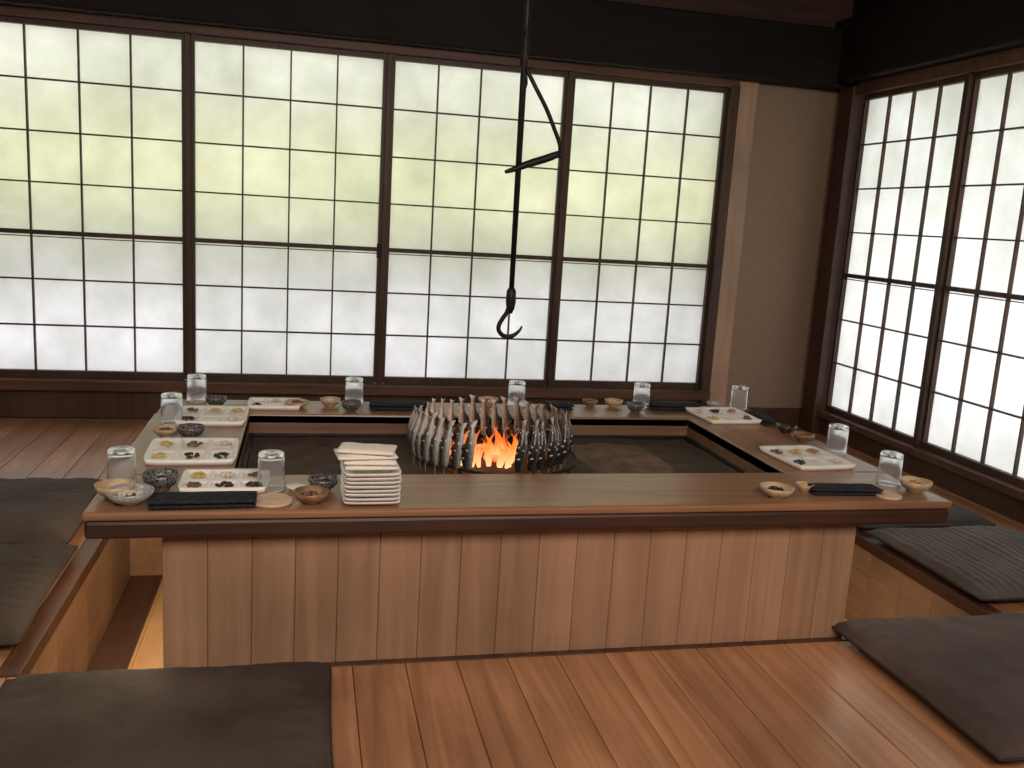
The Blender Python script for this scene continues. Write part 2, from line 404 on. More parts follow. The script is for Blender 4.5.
def shoji(n, axis, a0, a1, zb, pos, cols=4):
    fr = MB(); pp = MB()
    def bx(u0, u1, z0, z1, d0, d1):
        if axis == 'x': return box(u0, u1, pos+d0, pos+d1, z0, z1)
        return box(pos+d0, pos+d1, u0, u1, z0, z1)
    st = .016
    fr.add(bx(a0, a0+st, zb-.03, ZT+.022, 0, .03)); fr.add(bx(a1-st, a1, zb-.03, ZT+.022, 0, .03))
    fr.add(bx(a0+st, a1-st, zb-.034, zb, .0, .03)); fr.add(bx(a0+st, a1-st, ZT, ZT+.024, 0, .03))
    fr.add(bx(a0+st, a1-st, ZM-.010, ZM+.010, -.002, .026))
    fr.add(bx(a0+st, a1-st, ZM-.021, ZM-.017, .004, .02))
    for k in range(1, cols):
        u = a0+st+(a1-a0-2*st)*k/cols; fr.add(bx(u-.0036, u+.0036, zb, ZT, .006, .024))
    for k in range(1, 4):
        z = ZM+(ZT-ZM)*k/4; fr.add(bx(a0+st, a1-st, z-.0036, z+.0036, .007, .023))
    for k in range(1, 3):
        z = zb+(ZM-zb)*k/3; fr.add(bx(a0+st, a1-st, z-.0036, z+.0036, .007, .023))
    pp.add(bx(a0+.004, a1-.004, zb-.01, ZT+.01, .0245, .0258))
    o = struct('window_%d' % n, fr, m_frame)
    pp.build('paper', m_paper, o)
    return o
xs = [-2.35, -1.46, -.5355, .3729, 1.2651, 2.1085]
for i in range(5):
    o = shoji(i+1, 'x', xs[i]+.012, xs[i+1]-.012 if i < 4 else 2.118, ZB, YW+.002)
    if i == 2:
        h = MB(); h.add(box(.340, .362, YW-.006, YW+.002, .83, .90)); h.build('door_pull', m_iron, o, bevel=.002)
ys = [4.343, 3.5467, 2.765, 1.985]
for i in range(3):
    shoji(6+i, 'y', ys[i+1]+.012, ys[i]-.012, ZBB, XW+.002)

# ---------------------------------------------------------------- hearth table
TX0, TX1, TY0, TY1, TT, TH = -.448, 1.666, 1.957, 3.135, .40, .059
IX0, IX1, IY0, IY1 = -.165, 1.335, 2.24, 2.917
ht = empty('hearth_table', (.609, 2.546, 0)); tag(ht, 'long wooden counter table built around the open square hearth', 'table')
b = MB(); b.add(box(TX0, TX1, TY0, IY0, TT-.020, TT), .6); b.build('front_ledge', m_ledge_x, ht, bevel=.007, world=True, seg=3)
b = MB(); b.add(box(TX0+.004, TX1-.004, IY1, TY1, TT-.034, TT), .4); b.build('back_ledge', m_ledge_x, ht, bevel=.006, world=True)
b = MB(); b.add(box(TX0, IX0, IY0+.0008, IY1-.0008, TT-.034, TT), .3); b.build('side_ledge', m_ledge_y, ht, bevel=.004, world=True)
b = MB(); b.add(box(IX1, TX1, IY0+.0008, IY1-.0008, TT-.034, TT), .7); b.build('side_ledge', m_ledge_y, ht, bevel=.004, world=True)
b = MB(); b.add(box(TX0+.003, TX1-.003, TY0+.003, TY0+.06, TT-TH-.002, TT-.020)); b.add(box(TX0+.003, TX0+.06, TY0+.06, TY1-.01, TT-TH-.002, TT-.034))
b.add(box(TX1-.06, TX1-.003, TY0+.06, TY1-.01, TT-TH-.002, TT-.034)); b.add(box(TX0+.06, TX1-.06, TY1-.06, TY1-.01, TT-TH-.002, TT-.034))
b.build('edge_band', m_edge, ht, bevel=.008, world=True)
b = MB(); n = 18; pw = (1.433+.298)/n
for k in range(n): b.add(box(-.298+k*pw+.0004, -.298+(k+1)*pw-.0004, 2.018, 2.034, .002, TT-TH+.02))
b.build('front_panel', m_front, ht, bevel=.0015, world=True, seg=1)
for xx in (-.298, 1.415):
    b = MB(); yy = 2.036
    while yy < 3.0: b.add(box(xx, xx+.018, yy, min(3.02, yy+.099), -.33, TT-.034)); yy += .1
    b.build('side_panel', m_front, ht, bevel=.0015, world=True, seg=1)
b = MB(); b.add(box(-.298, 1.433, 3.02, 3.038, -.33, TT-.034)); b.build('back_panel', m_front, ht, world=True)
b = MB(); t = .02
b.add(box(IX0-t, IX1+t, IY0-t, IY0, .2, TT-.006)); b.add(box(IX0-t, IX1+t, IY1, IY1+t, .2, TT-.006))
b.add(box(IX0-t, IX0, IY0, IY1, .2, TT-.006)); b.add(box(IX1, IX1+t, IY0, IY1, .2, TT-.006)); b.add(box(IX0-t, IX1+t, IY0-t, IY1+t, .18, .2))
b.build('hearth_box', m_liner, ht, world=True)
b = MB(); t = .014
b.add(box(IX0, IX1, IY1-t, IY1, .30, .338)); b.add(box(IX0, IX1, IY0, IY0+t, .30, .338)); b.add(box(IX0, IX0+t, IY0, IY1, .30, .338)); b.add(box(IX1-t, IX1, IY0, IY1, .30, .338))
b.build('metal_rim', m_iron, ht, bevel=.003, world=True)
# ash bed
nx, ny = 150, 76; v = []; f = []
ax0, ax1, ay0, ay1 = IX0+.015, IX1-.015, IY0+.015, IY1-.015
from mathutils import noise as N
def ash_h(x, y):
    z = .328+.004*N.noise(Vector((x*5, y*5, 0)))+.001*N.noise(Vector((x*24, y*24, 3)))
    z += .018*math.exp(-(((x-.55)/.27)**2+((y-2.585)/.24)**2)**2)
    return z
for j in range(ny+1):
    for i in range(nx+1):
        x = ax0+(ax1-ax0)*i/nx; y = ay0+(ay1-ay0)*j/ny; v.append((x, y, ash_h(x, y)))
for j in range(ny):
    for i in range(nx): a = j*(nx+1)+i; f.append((a, a+1, a+nx+2, a+nx+1))
b = MB(); b.add((v, f)); o = b.build('ash', m_ash, None, smooth=True); tag(o, 'dark grey brown ash filling the square hearth', 'ash', kind='stuff')
# brown flat mound
n = 60; v = []; f = []
for k in range(9):
    rr = 1-k/8
    for i in range(n):
        a = 2*PI*i/n; q = 1+.16*N.noise(Vector((math.cos(a)*2.2, math.sin(a)*2.2, 1)))
        cc = math.copysign(abs(math.cos(a))**.75, math.cos(a)); ss = math.copysign(abs(math.sin(a))**.75, math.sin(a))
        v.append((rr*q*cc*.145, rr*q*ss*.215, -.003+.011*math.sqrt(max(0, 1-rr**3))+.002*N.noise(Vector((rr*cc*6, rr*ss*6, 0)))))
for k in range(8):
    for i in range(n): j = (i+1) % n; f.append((k*n+i, k*n+j, (k+1)*n+j, (k+1)*n+i))
b = MB(); b.add((v, f)); o = b.build('brown_mound', m_mound, None, smooth=True); o.location = (.985, 2.62, .331)
tag(o, 'flat brown patch to the right of the fish ring', 'ash', kind='stuff')

# ---------------------------------------------------------------- fire, grate, fish
FC = Vector((.548, 2.585, .350))
fire = empty('fire', FC+Vector((-.012, -.07, .0))); tag(fire, 'orange flames burning low in the middle of the fish ring', 'fire')
rnd = random.Random(5)
for k in range(26):
    x = rnd.uniform(-.10, .10); y = rnd.uniform(-.06, .06); h = rnd.uniform(.09, .16)*(1-abs(x)*3.6); r = rnd.uniform(.008, .014)
    p = []; rr = []
    for s in range(12):
        t = s/11; p.append((x+.012*math.sin(t*5+k)*t*1.5, y+.008*math.cos(t*4+k*2)*t, t*h)); rr.append(max(.0005, r*math.sin(min(1, (t+.18))*PI)**.8*(1-t*.55)))
    b = MB(); b.add(tube(p, rr, 9)); b.build('flame', m_flame, fire, smooth=True)
for k in range(12):
    a = rnd.uniform(0, 2*PI); r = rnd.uniform(.01, .12); ln = rnd.uniform(.04, .07)
    b = MB(); p = [(-ln/2, 0, 0), (-ln/5, .002, .001), (ln/5, -.002, 0), (ln/2, 0, .001)]; b.add(tube(p, [.009, .011, .010, .008], 7))
    o = b.build('charcoal', m_ember if k % 3 else m_coal, None)
    o.location = (FC.x+r*math.cos(a), FC.y+.01+r*math.sin(a)*.8, .357+.004*(k % 3)); o.rotation_euler = (rnd.uniform(0, 3), rnd.uniform(-.1, .1), rnd.uniform(0, 3))
    e_ = 1 if k % 3 else 0
    tag(o, ['short black stick of charcoal in the fire', 'glowing red charcoal ember in the fire'][e_], 'charcoal', ['black charcoal sticks in the fire', 'glowing embers in the fire'][e_])
gr = empty('grill_ring', (FC.x+.040, FC.y-.018, .345)); tag(gr, 'black iron hoop on short feet around the foot of the fish ring', 'grill ring')
b = MB(); b.add(tube([(.222*math.cos(a*PI/32), .236*math.sin(a*PI/32), .020) for a in range(64)], .0045, 8, True)); b.build('hoop', m_iron, gr, smooth=True)
for k in range(4):
    a = PI/4+k*PI/2; b = MB(); b.add(tube([(.222*math.cos(a), .236*math.sin(a), .020), (.222*math.cos(a), .236*math.sin(a), -.008)], .004, 8)); b.build('foot', m_iron, gr)

def make_fish():
    root = empty('grilled_fish', (0, 0, 0))
    LN = .142
    prof = [(0, .002, .0018), (.02, .0062, .0052), (.06, .0098, .0080), (.12, .0130, .0104), (.2, .0154, .0118), (.32, .0168, .0124), (.45, .0164, .0120), (.58, .0145, .0108), (.7, .0114, .0086),
            (.8, .0080, .0062), (.87, .0062, .0042), (.91, .0070, .0030), (.95, .0112, .0020), (1.0, .0160, .0010)]
    n = 14; v = []; f = []
    def sp(t): return (.005*math.sin(t*PI*1.6+.4), .009*math.sin(t*PI), .012+t*LN)
    for t, d, th in prof:
        c0 = sp(t)
        for i in range(n):
            a = 2*PI*i/n; v.append((c0[0]+d*math.cos(a), c0[1]+th*math.sin(a), c0[2]+(0 if t < .99 else .010*abs(math.cos(a))-.004)))
    for k in range(len(prof)-1):
        for i in range(n): j = (i+1) % n; f.append((k*n+i, k*n+j, (k+1)*n+j, (k+1)*n+i))
    f.append(tuple(range(n))[::-1]); f.append(tuple((len(prof)-1)*n+i for i in range(n)))
    b = MB(); b.add((v, f))
    def fin(pts, th=.0008):
        m = len(pts); vv = [(p[0], p[1]-th, p[2]) for p in pts]+[(p[0], p[1]+th, p[2]) for p in pts]
        ff = [tuple(range(m)), tuple(range(m, 2*m))[::-1]]+[(i, i+m, (i+1) % m+m, (i+1) % m) for i in range(m)]
        b.add((vv, ff))
    def e(t, s, k=0): q = sp(t); d = [p for p in prof if p[0] <= t+.001][-1][1]; return (q[0]+s*(d-.002+k), q[1], q[2])
    fin([e(.42, 1), e(.45, 1, .006), e(.55, 1, .005), e(.58, 1)])
    fin([e(.74, 1), e(.79, 1, .004), e(.8, 1)])
    fin([e(.5, -1), e(.58, -1, .006), e(.6, -1, .002)])
    fin([e(.68, -1), e(.75, -1, .006), e(.79, -1)])
    fin([e(.2, -1), e(.3, -1, .005), e(.3, -1)])
    b.build('body', m_fish, root, smooth=True)
    q = sp(.065)
    for s in (-1, 1):
        eb = MB(); eb.add(blob(q[0]+.002, q[1]+s*.0072, q[2], .0026, .0017, .0026, 8, 5, 0)); eb.build('eye', BM['dark'], root, smooth=True)
    sk = MB(); sk.add(tube([(.003, 0, -.016), (.005, .003, .035), (.004, .008, .075), (.0, .006, .11), (-.002, .003, .13)], [.0014, .0024, .0024, .0018, .0008], 7))
    sk.build('skewer', m_skew, root)
    return root
proto = make_fish()
NF = 40; spots = []
for k in range(NF):
    a = 2*PI*k/NF+.05
    d = (a+PI/2+PI) % (2*PI)-PI
    x = math.cos(a); y = math.sin(a)
    if -.26 < d < .02: continue
    if -.52 < d < .34 and k % 2 == 0: continue
    spots.append((x, y, a))
front = sorted([s for s in spots if s[1] < 0], key=lambda s: s[0]); back = sorted([s for s in spots if s[1] >= 0], key=lambda s: s[0])
ordw = ['first', 'second', 'third', 'fourth', 'fifth', 'sixth', 'seventh', 'eighth', 'ninth', 'tenth', 'eleventh', 'twelfth', 'thirteenth', 'fourteenth', 'fifteenth', 'sixteenth', 'seventeenth', 'eighteenth', 'nineteenth', 'twentieth', 'twenty first', 'twenty second', 'twenty third', 'twenty fourth', 'twenty fifth']
first = True
for rows, nm in ((front, 'front'), (back, 'back')):
    for i, (x, y, a) in enumerate(rows):
        o = proto if first else copy_tree(proto); first = False
        lean = random.uniform(.0, .05)
        twist = a-PI/2+random.uniform(-.05, .35)
        rr = .222+(.002 if i % 2 else -.002)
        base = Vector((FC.x+rr*x*1.03, FC.y+rr*y*.95, .347+random.uniform(-.002, .004)))
        Mx = Matrix.Translation(base) @ Matrix.Rotation(-lean, 4, Vector((-math.sin(a), math.cos(a), 0))) @ Matrix.Rotation(twist, 4, 'Z') @ Matrix.Rotation(random.uniform(-.03, .03), 4, 'Y')
        sc = random.uniform(.94, 1.04)
        if nm == 'back': sc *= .92
        o.location = base; o.rotation_euler = Mx.to_euler(); o.scale = (sc, sc, sc)
        if nm == 'front': lb = 'skewered dark silver fish, %s from the left in the front arc of the ring' % ordw[i]
        else: lb = 'skewered grilled fish behind the flames, %s from the left in the back arc' % ordw[i]
        tag(o, lb, 'fish', 'skewered fish standing around the fire')

# ---------------------------------------------------------------- pot hook
HY = 2.585
def hp(px, py, dy=0): p = atY(px, py, HY+dy); return p
root = empty('pot_hook', (hp(508, 336).x, HY, hp(508, 336).z)); tag(root, 'black iron pot hook hanging from the ceiling above the fire', 'pot hook')
def hb(name, vf, mat=m_iron, sm=True, par=None):
    b = MB()
    for q in (vf if isinstance(vf, list) else [vf]): b.add(q)
    return b.build(name, mat, par or root, smooth=sm, world=True)
top = hp(528, 0); low = hp(511, 298)
rod = hb('rod', tube([(top.x, HY, ZC), (top.x, HY, 1.6), (low.x, HY, low.z)], [.010, .010, .0075], 12))
pts = []
for k in range(80):
    t = k/79; z = ZC-(ZC-1.42)*t; a = t*70; pts.append((top.x+.008*math.cos(a), HY+.008*math.sin(a), z))
hb('twisted_rope', tube(pts, .006, 8), par=rod)
hb('collar', tube([(low.x, HY, low.z+.03), (low.x, HY, low.z+.02), (low.x, HY, low.z-.01), (low.x, HY, low.z-.03), (low.x-.001, HY, low.z-.045)], [.009, .014, .015, .012, .007], 12))
k1 = [hp(x_, y_) for x_, y_ in ((511, 300), (507, 312), (503, 318), (499, 325), (499, 331), (504, 336), (512, 336), (519, 331), (522, 326))]
hb('hook', tube(smooth_pts(k1, 5), [.0068]*30+[.0068-(.0045)*i/10 for i in range(11)], 10))
k3 = [hp(x_, y_, -.004) for x_, y_ in ((505, 172), (515, 169), (528, 164), (545, 159), (561, 153))]
lev = hb('lever', tube(smooth_pts(k3, 3), [.005, .006, .007, .008, .009, .010, .010, .011, .011, .011, .011, .010, .008], 8))
k2 = [hp(x_, y_, dy) for x_, y_, dy in ((526, 68, -.008), (536, 88, -.016), (546, 108, -.014), (554, 128, -.01), (560, 146, -.006), (559, 158, 0))]
hb('strap', tube(smooth_pts(k2, 5), .0062, 8), par=lev)

# ---------------------------------------------------------------- tableware
glass_prof = [(.0315, 0), (.0318, .002), (.0312, .03), (.0300, .080), (.0295, .086), (.027, .089), (0.0005, .089), (.0005, .080), (.0255, .079), (.0276, .074), (.0290, .04), (.0300, .003), (.0305, 0)]
b = MB(); v, f = lathe(glass_prof, 36, True); b.add((v, f)); glass0 = b.build('drinking_glass', m_glass, None, smooth=True)
gl = [((122, 486), 'upturned clear glass by the near left corner, beside two bowls'), ((172, 423), 'upturned clear glass on the left ledge beside the far compartment plate'),
      ((198, 399), 'upturned clear glass on the back left corner of the table'), ((353, 400), 'upturned clear glass on the back ledge left of the black cloth'),
      ((510, 400), 'upturned clear glass on the back ledge behind the fish ring'), ((632, 402), 'upturned clear glass on the back ledge right of the fish'),
      ((738, 409), 'upturned clear glass on the back right corner of the table'), ((846, 453), 'upturned clear glass on the right ledge beside the compartment plate'),
      ((888, 484), 'upturned clear glass on the near right corner of the table'), ((271, 489), 'upturned clear glass between the near plate and the stack of white plates')]
def clampT(p, r=.035):
    p.x = min(max(p.x, TX0+r+.004), TX1-r-.004); p.y = min(max(p.y, TY0+r+.014), TY1-r-.004); return p
for i, ((px, py), lb) in enumerate(gl):
    o = glass0 if i == 0 else copy_tree(glass0)
    p = clampT(at(px, py), .034); o.location = (p.x, p.y, TT+.0005); tag(o, lb, 'glass', 'upturned glasses on the table')

def comp_plate(w, d):
    nx, ny = 42, 30; v = []; f = []
    def bump(t, c, s): return math.exp(-((t-c)/s)**2)
    for j in range(ny+1):
        for i in range(nx+1):
            u = -1+2*i/nx; q = -1+2*j/ny
            r = max(bump(abs(u), 1, .09), bump(abs(q), 1, .10), bump(abs(u), 1/3, .045)*.8, bump(q, 0, .05)*.8)
            z = .005+.012*r
            kx = math.sqrt(1-.10*q**6); ky = math.sqrt(1-.10*u**6)
            v.append((w/2*u*kx, d/2*q*ky, z))
    for j in range(ny):
        for i in range(nx): a = j*(nx+1)+i; f.append((a, a+1, a+nx+2, a+nx+1))
    ring = [i for i in range(nx+1)]+[j*(nx+1)+nx for j in range(1, ny+1)]+[ny*(nx+1)+i for i in range(nx-1, -1, -1)]+[j*(nx+1) for j in range(ny-1, 0, -1)]
    o = len(v)
    for r in ring: v.append((v[r][0]*.96, v[r][1]*.96, 0))
    m = len(ring)
    for k in range(m): f.append((ring[(k+1) % m], ring[k], o+k, o+(k+1) % m))
    f.append(tuple(o+k for k in range(m))[::-1])
    return v, f
def heap(cx, cy, z, r, mat, label, n=14, name='side_dish', size=.006, shape=1):
    b = MB()
    for k in range(n):
        a = random.uniform(0, 2*PI); q = r*math.sqrt(random.random())*.85
        s = size*random.uniform(.7, 1.2); hz = (1-(q/r)**2)*r*.35
        b.add(blob(q*math.cos(a), q*math.sin(a), s*.75+hz, s*random.uniform(.8, 1.5*shape), s*random.uniform(.8, 1.4), s*.8, 7, 4, .2))
    o = b.build(name, mat, None, smooth=True); o.location = (cx, cy, z); tag(o, label, 'food', kind='stuff'); return o
CP = [((-.268, 2.850), (.205, .230), 0, 'left ledge far plate', 'white compartment plate with dark and yellow food on the far left ledge', ['dark', 'yellow', 'white', 'brown', 'yellow']),
      ((-.278, 2.430), (.225, .235), .03, 'left ledge near plate', 'white compartment plate with yellow food on the left ledge, between glass and navy cup', ['yellow', 'brown', 'dark', 'yellow', 'white', 'dark']),
      ((-.175, 2.155), (.20, .160), 0, 'near plate', 'white compartment plate behind the folded black cloth at the near left corner', ['brown', 'white', 'dark', 'yellow', 'brown', 'dark']),
      ((1.475, 2.365), (.195, .235), .08, 'right ledge near plate', 'white compartment plate with food on the right ledge, nearest the front', ['dark', 'yellow', 'white', 'brown', 'orange']),
      ((1.475, 2.935), (.205, .225), .05, 'right ledge far plate', 'white compartment plate with food near the back right corner', ['yellow', 'dark', 'brown', 'white', 'orange']),
      ((-.09, 3.035), (.17, .13), 0, 'back ledge plate', 'small white compartment plate on the back ledge near its left end', ['dark', 'white', 'brown'])]
cells = [(-2/3, -.5), (0, .5), (2/3, -.5), (-2/3, .5), (2/3, .5), (0, -.5)]
for (x, y), (w_, d_), rz, nm, lb, foods in CP:
    b = MB(); b.add(comp_plate(w_, d_)); o = b.build('compartment_plate', m_white, None, smooth=True); o.location = (x, y, TT+.0005); o.rotation_euler.z = rz
    tag(o, lb, 'plate', 'compartment plates on the table')
    for (cu, cq), fd in zip(cells, foods):
        ox, oy = cu*w_/2, cq*d_/2
        wx = x+ox*math.cos(rz)-oy*math.sin(rz); wy = y+ox*math.sin(rz)+oy*math.cos(rz)
        row = 'front' if cq < 0 else 'back'; col = {-1: 'left', 0: 'middle', 1: 'right'}[round(cu)]
        heap(wx, wy, TT+.006, min(w_/6, d_/4)*.58, FM[fd], '%s food heaped in the %s %s well of the %s' % (fd, row, col, nm), 16, size=.0044)

def bowl_prof(r, h): return [(r*.45, 0), (r*.5, .002), (r*.48, h*.12), (r*.75, h*.3), (r*.95, h*.65), (r, h), (r*.96, h*1.01), (r*.88, h*.65), (r*.66, h*.34), (r*.3, h*.22), (.0005, h*.2)]
BW = [((115, 497), .042, .030, 'beige', 'yellow', 'shallow beige bowl standing behind the pale blue bowl at the near left corner', 'yellow food in the shallow beige bowl near the left corner'),
      ((125, 512), .050, .030, 'blue', 'white', 'pale blue patterned bowl, the nearest bowl at the left corner', 'white food in the pale blue patterned bowl'),
      ((161, 489), .041, .038, 'navy', 'dark', 'navy patterned cup beside the folded black cloth at the near left corner', 'dark food in the navy cup at the left corner'),
      ((311, 503), .040, .028, 'brown', 'brown', 'brown bowl just left of the stack of white plates', 'brown food in the brown bowl by the plate stack'),
      ((323, 490), .036, .030, 'navy', 'dark', 'dark cup behind the brown bowl, left of the plate stack', 'dark food in the cup behind the brown bowl'),
      ((166, 436), .036, .024, 'beige', 'brown', 'beige shallow bowl on the outer edge of the left ledge', 'brown food in the beige bowl on the left ledge'),
      ((191, 438), .038, .034, 'navy', 'red', 'navy patterned cup between the two plates on the left ledge', 'red food in the navy cup on the left ledge'),
      ((216, 406), .034, .030, 'navy', 'red', 'navy patterned cup at the back left corner by the glass', 'red food in the navy cup at the back left corner'),
      ((297, 407), .040, .020, 'beige', 'brown', 'wide beige bowl on the back ledge, third dish from its left end', 'brown food in the wide beige bowl on the back ledge'),
      ((330, 406), .034, .026, 'beige', 'white', 'small beige bowl left of the navy cup on the back ledge', 'white food in the small beige bowl on the back ledge'),
      ((351, 411), .034, .032, 'navy', 'dark', 'navy cup in front of the glass left of the black cloth', 'dark food in the navy cup on the back ledge'),
      ((487, 404), .038, .026, 'beige', 'orange', 'beige bowl on the back ledge hidden by the fish tails', 'orange food in the bowl behind the fish'),
      ((588, 405), .028, .024, 'brown', 'dark', 'small brown bowl on the back ledge just right of the fish ring', 'dark food in the small brown bowl right of the fish'),
      ((612, 406), .034, .026, 'beige', 'white', 'beige bowl left of the right hand back glass', 'white food in the beige bowl left of the back glass'),
      ((635, 412), .033, .032, 'navy', 'dark', 'navy patterned cup in front of the back glass right of the fish', 'dark food in the navy cup right of the fish'),
      ((786, 433), .034, .026, 'dark', 'dark', 'dark bowl on the right ledge beside the black cloth', 'dark food in the dark bowl on the right ledge'),
      ((803, 442), .034, .028, 'brown', 'red', 'brown bowl on the right ledge right behind the near compartment plate', 'red food in the brown bowl on the right ledge'),
      ((776, 497), .043, .028, 'beige', 'dark', 'beige bowl of dark food on the front ledge left of the black cloth', 'dark food in the beige bowl on the front ledge'),
      ((804, 491), .024, .020, 'beige', 'yellow', 'tiny beige bowl between the dark food bowl and the black cloth', 'yellow food in the tiny beige bowl'),
      ((915, 491), .042, .030, 'beige', 'orange', 'beige bowl at the near right end of the table', 'orange food in the bowl at the near right end'),
      ((712, 407), .030, .022, 'blue', 'white', 'pale blue bowl behind the plate at the back right corner', 'white food in the pale blue bowl at the back')]
for (px, py), r, h, mk, fd, lb, fl_ in BW:
    b = MB(); b.add(lathe(bowl_prof(r, h), 30)); o = b.build('small_bowl', BM[mk], None, smooth=True)
    p = clampT(at(px, py), r); o.location = (p.x, p.y, TT+.0005); tag(o, lb, 'bowl', 'small bowls on the table')
    heap(p.x, p.y, TT+h*.35, r*.62, FM[fd], fl_, 20, size=.0056)
for (px, py), r, lb in (((271, 511), .046, 'pale round wooden coaster on the front ledge left of the plate stack'), ((888, 497), .034, 'pale round wooden coaster in front of the near right glass')):
    b = MB(); b.add(lathe([(r*.96, 0), (r, .002), (r, .005), (r*.97, .007), (r*.9, .006), (.0005, .006)], 32)); o = b.build('coaster', BM['wood'], None, smooth=False)
    p = clampT(at(px, py), r); o.location = (p.x, p.y, TT+.0005); tag(o, lb, 'coaster', 'wooden coasters')
b = MB(); r = .026; b.add(lathe([(r*.6, 0), (r*.62, .003), (r, .009), (r*.97, .011), (r*.6, .006), (.0005, .005)], 30)); o = b.build('saucer', m_white, None, smooth=True)
p = at(297, 490); o.location = (p.x, p.y, TT+.0005); tag(o, 'tiny white saucer behind the brown bowl by the glass', 'saucer')

def folded(w_, d_, h_, layers=3, seed=0, sag=.0):
    rnd = random.Random(seed); b = MB(); t = h_/layers
    for k in range(layers):
        nx_, ny_ = 16, 6; a = w_/2*(1-.02*rnd.random()); c_ = d_/2*(1-.06*rnd.random()); v = []; f = []
        ox, oy = rnd.uniform(-.002, .002), rnd.uniform(-.002, .002)
        for s in (0, 1):
            for j in range(ny_+1):
                for i in range(nx_+1):
                    u = -1+2*i/nx_; q = -1+2*j/ny_; ed = (1-.5*abs(u)**10)*(1-.5*abs(q)**6)
                    z = k*t+t*(.5+(.46 if s else -.46)*ed)+(.0015*N.noise(Vector((u*2+seed, q*2, k))) if s and k == layers-1 else 0)
                    v.append((ox+a*u, oy+c_*q, z))
        m = (nx_+1)*(ny_+1)
        for j in range(ny_):
            for i in range(nx_):
                q0 = j*(nx_+1)+i; f.append((m+q0, m+q0+1, m+q0+nx_+2, m+q0+nx_+1)); f.append((q0, q0+nx_+1, q0+nx_+2, q0+1))
        ring = [i for i in range(nx_+1)]+[j*(nx_+1)+nx_ for j in range(1, ny_+1)]+[ny_*(nx_+1)+i for i in range(nx_-1, -1, -1)]+[j*(nx_+1) for j in range(ny_-1, 0, -1)]
        for q in range(len(ring)):
            r1, r2 = ring[q], ring[(q+1) % len(ring)]; f.append((r1, r2, r2+m, r1+m))
        b.add((v, f))
    return b
CL = [((203, 507), .225, .075, .022, .03, 'folded black cloth lying at the near left corner in front of the white plate'),
      ((399, 409), .20, .08, .026, 0, 'folded black cloth on the back ledge left of the fish ring'),
      ((559, 409), .09, .08, .024, 0, 'short folded black cloth on the back ledge at the right edge of the fish'),
      ((673, 409), .19, .08, .026, 0, 'folded black cloth on the back ledge between the glass and the corner plate'),
      ((760, 421), .050, .17, .022, 0, 'folded black cloth on the right ledge beside the far plate'),
      ((843, 493), .20, .065, .020, -.06, 'folded black cloth on the front ledge near the right corner')]
for i, ((px, py), w_, d_, h_, rz, lb) in enumerate(CL):
    p = clampT(at(px, py), 0.0); p.x = min(max(p.x, TX0+w_/2+.004), TX1-w_/2-.004); p.y = min(max(p.y, TY0+d_/2+.01), TY1-d_/2-.004)
    o = folded(w_, d_, h_, 2, i).build('folded_cloth', m_black, None, smooth=True); o.location = (p.x, p.y, TT+.0005); o.rotation_euler.z = rz
    tag(o, lb, 'cloth', 'folded black cloths on the table')

# stack of square plates with towels
def sq_plate(w_):
    n = 22; v = []; f = []
    for j in range(n+1):
        for i in range(n+1):
            u = -1+2*i/n; q = -1+2*j/n; r = max(abs(u), abs(q)); z = .002+.012*max(0, (r-.55)/.45)**1.6
            kx = math.sqrt(1-.12*q**4); ky = math.sqrt(1-.12*u**4); v.append((w_/2*u*kx, w_/2*q*ky, z))
    m = (n+1)**2
    v += [(a*.985, b_*.985, max(0, z-.0035)) for a, b_, z in v]
    for j in range(n):
        for i in range(n): a = j*(n+1)+i; f.append((a, a+1, a+n+2, a+n+1)); f.append((m+a, m+a+n+1, m+a+n+2, m+a+1))
    ring = [i for i in range(n+1)]+[j*(n+1)+n for j in range(1, n+1)]+[n*(n+1)+i for i in range(n-1, -1, -1)]+[j*(n+1) for j in range(n-1, 0, -1)]
    for q in range(len(ring)): r1, r2 = ring[q], ring[(q+1) % len(ring)]; f.append((r1, r1+m, r2+m, r2))
    return v, f
SP = at(370, 500); SP = Vector((SP.x, SP.y+.005, 0))
b = MB(); b.add(sq_plate(.132)); plate0 = b.build('square_plate', m_white, None, smooth=True)
NP = 8
for k in range(NP):
    o = plate0 if k == 0 else copy_tree(plate0); o.location = (SP.x+random.uniform(-.002, .002), SP.y+random.uniform(-.002, .002), TT+.0005+k*.0094); o.rotation_euler.z = .02+random.uniform(-.03, .03)
    tag(o, 'square white plate, %s from the bottom of the stack on the front ledge' % ordw[k] if k else 'square white plate at the very bottom of the stack on the front ledge', 'plate', 'stacked square white plates')
z = TT+NP*.0094+.0065
for k, (w_, d_, dx, dy, rz) in enumerate(((.120, .10, .0, 0, .02), (.118, .10, -.002, .002, -.06), (.135, .09, -.012, .004, .10), (.13, .085, -.010, .010, -.22))):
    o = folded(w_, d_, .0105, 1, 30+k).build('folded_towel', m_towel, None, smooth=True); o.location = (SP.x+dx, SP.y+dy, z); o.rotation_euler.z = rz; z += .0107
    tag(o, 'folded white towel, %s one up on top of the plate stack' % ordw[k], 'towel', 'folded white towels on the plate stack')

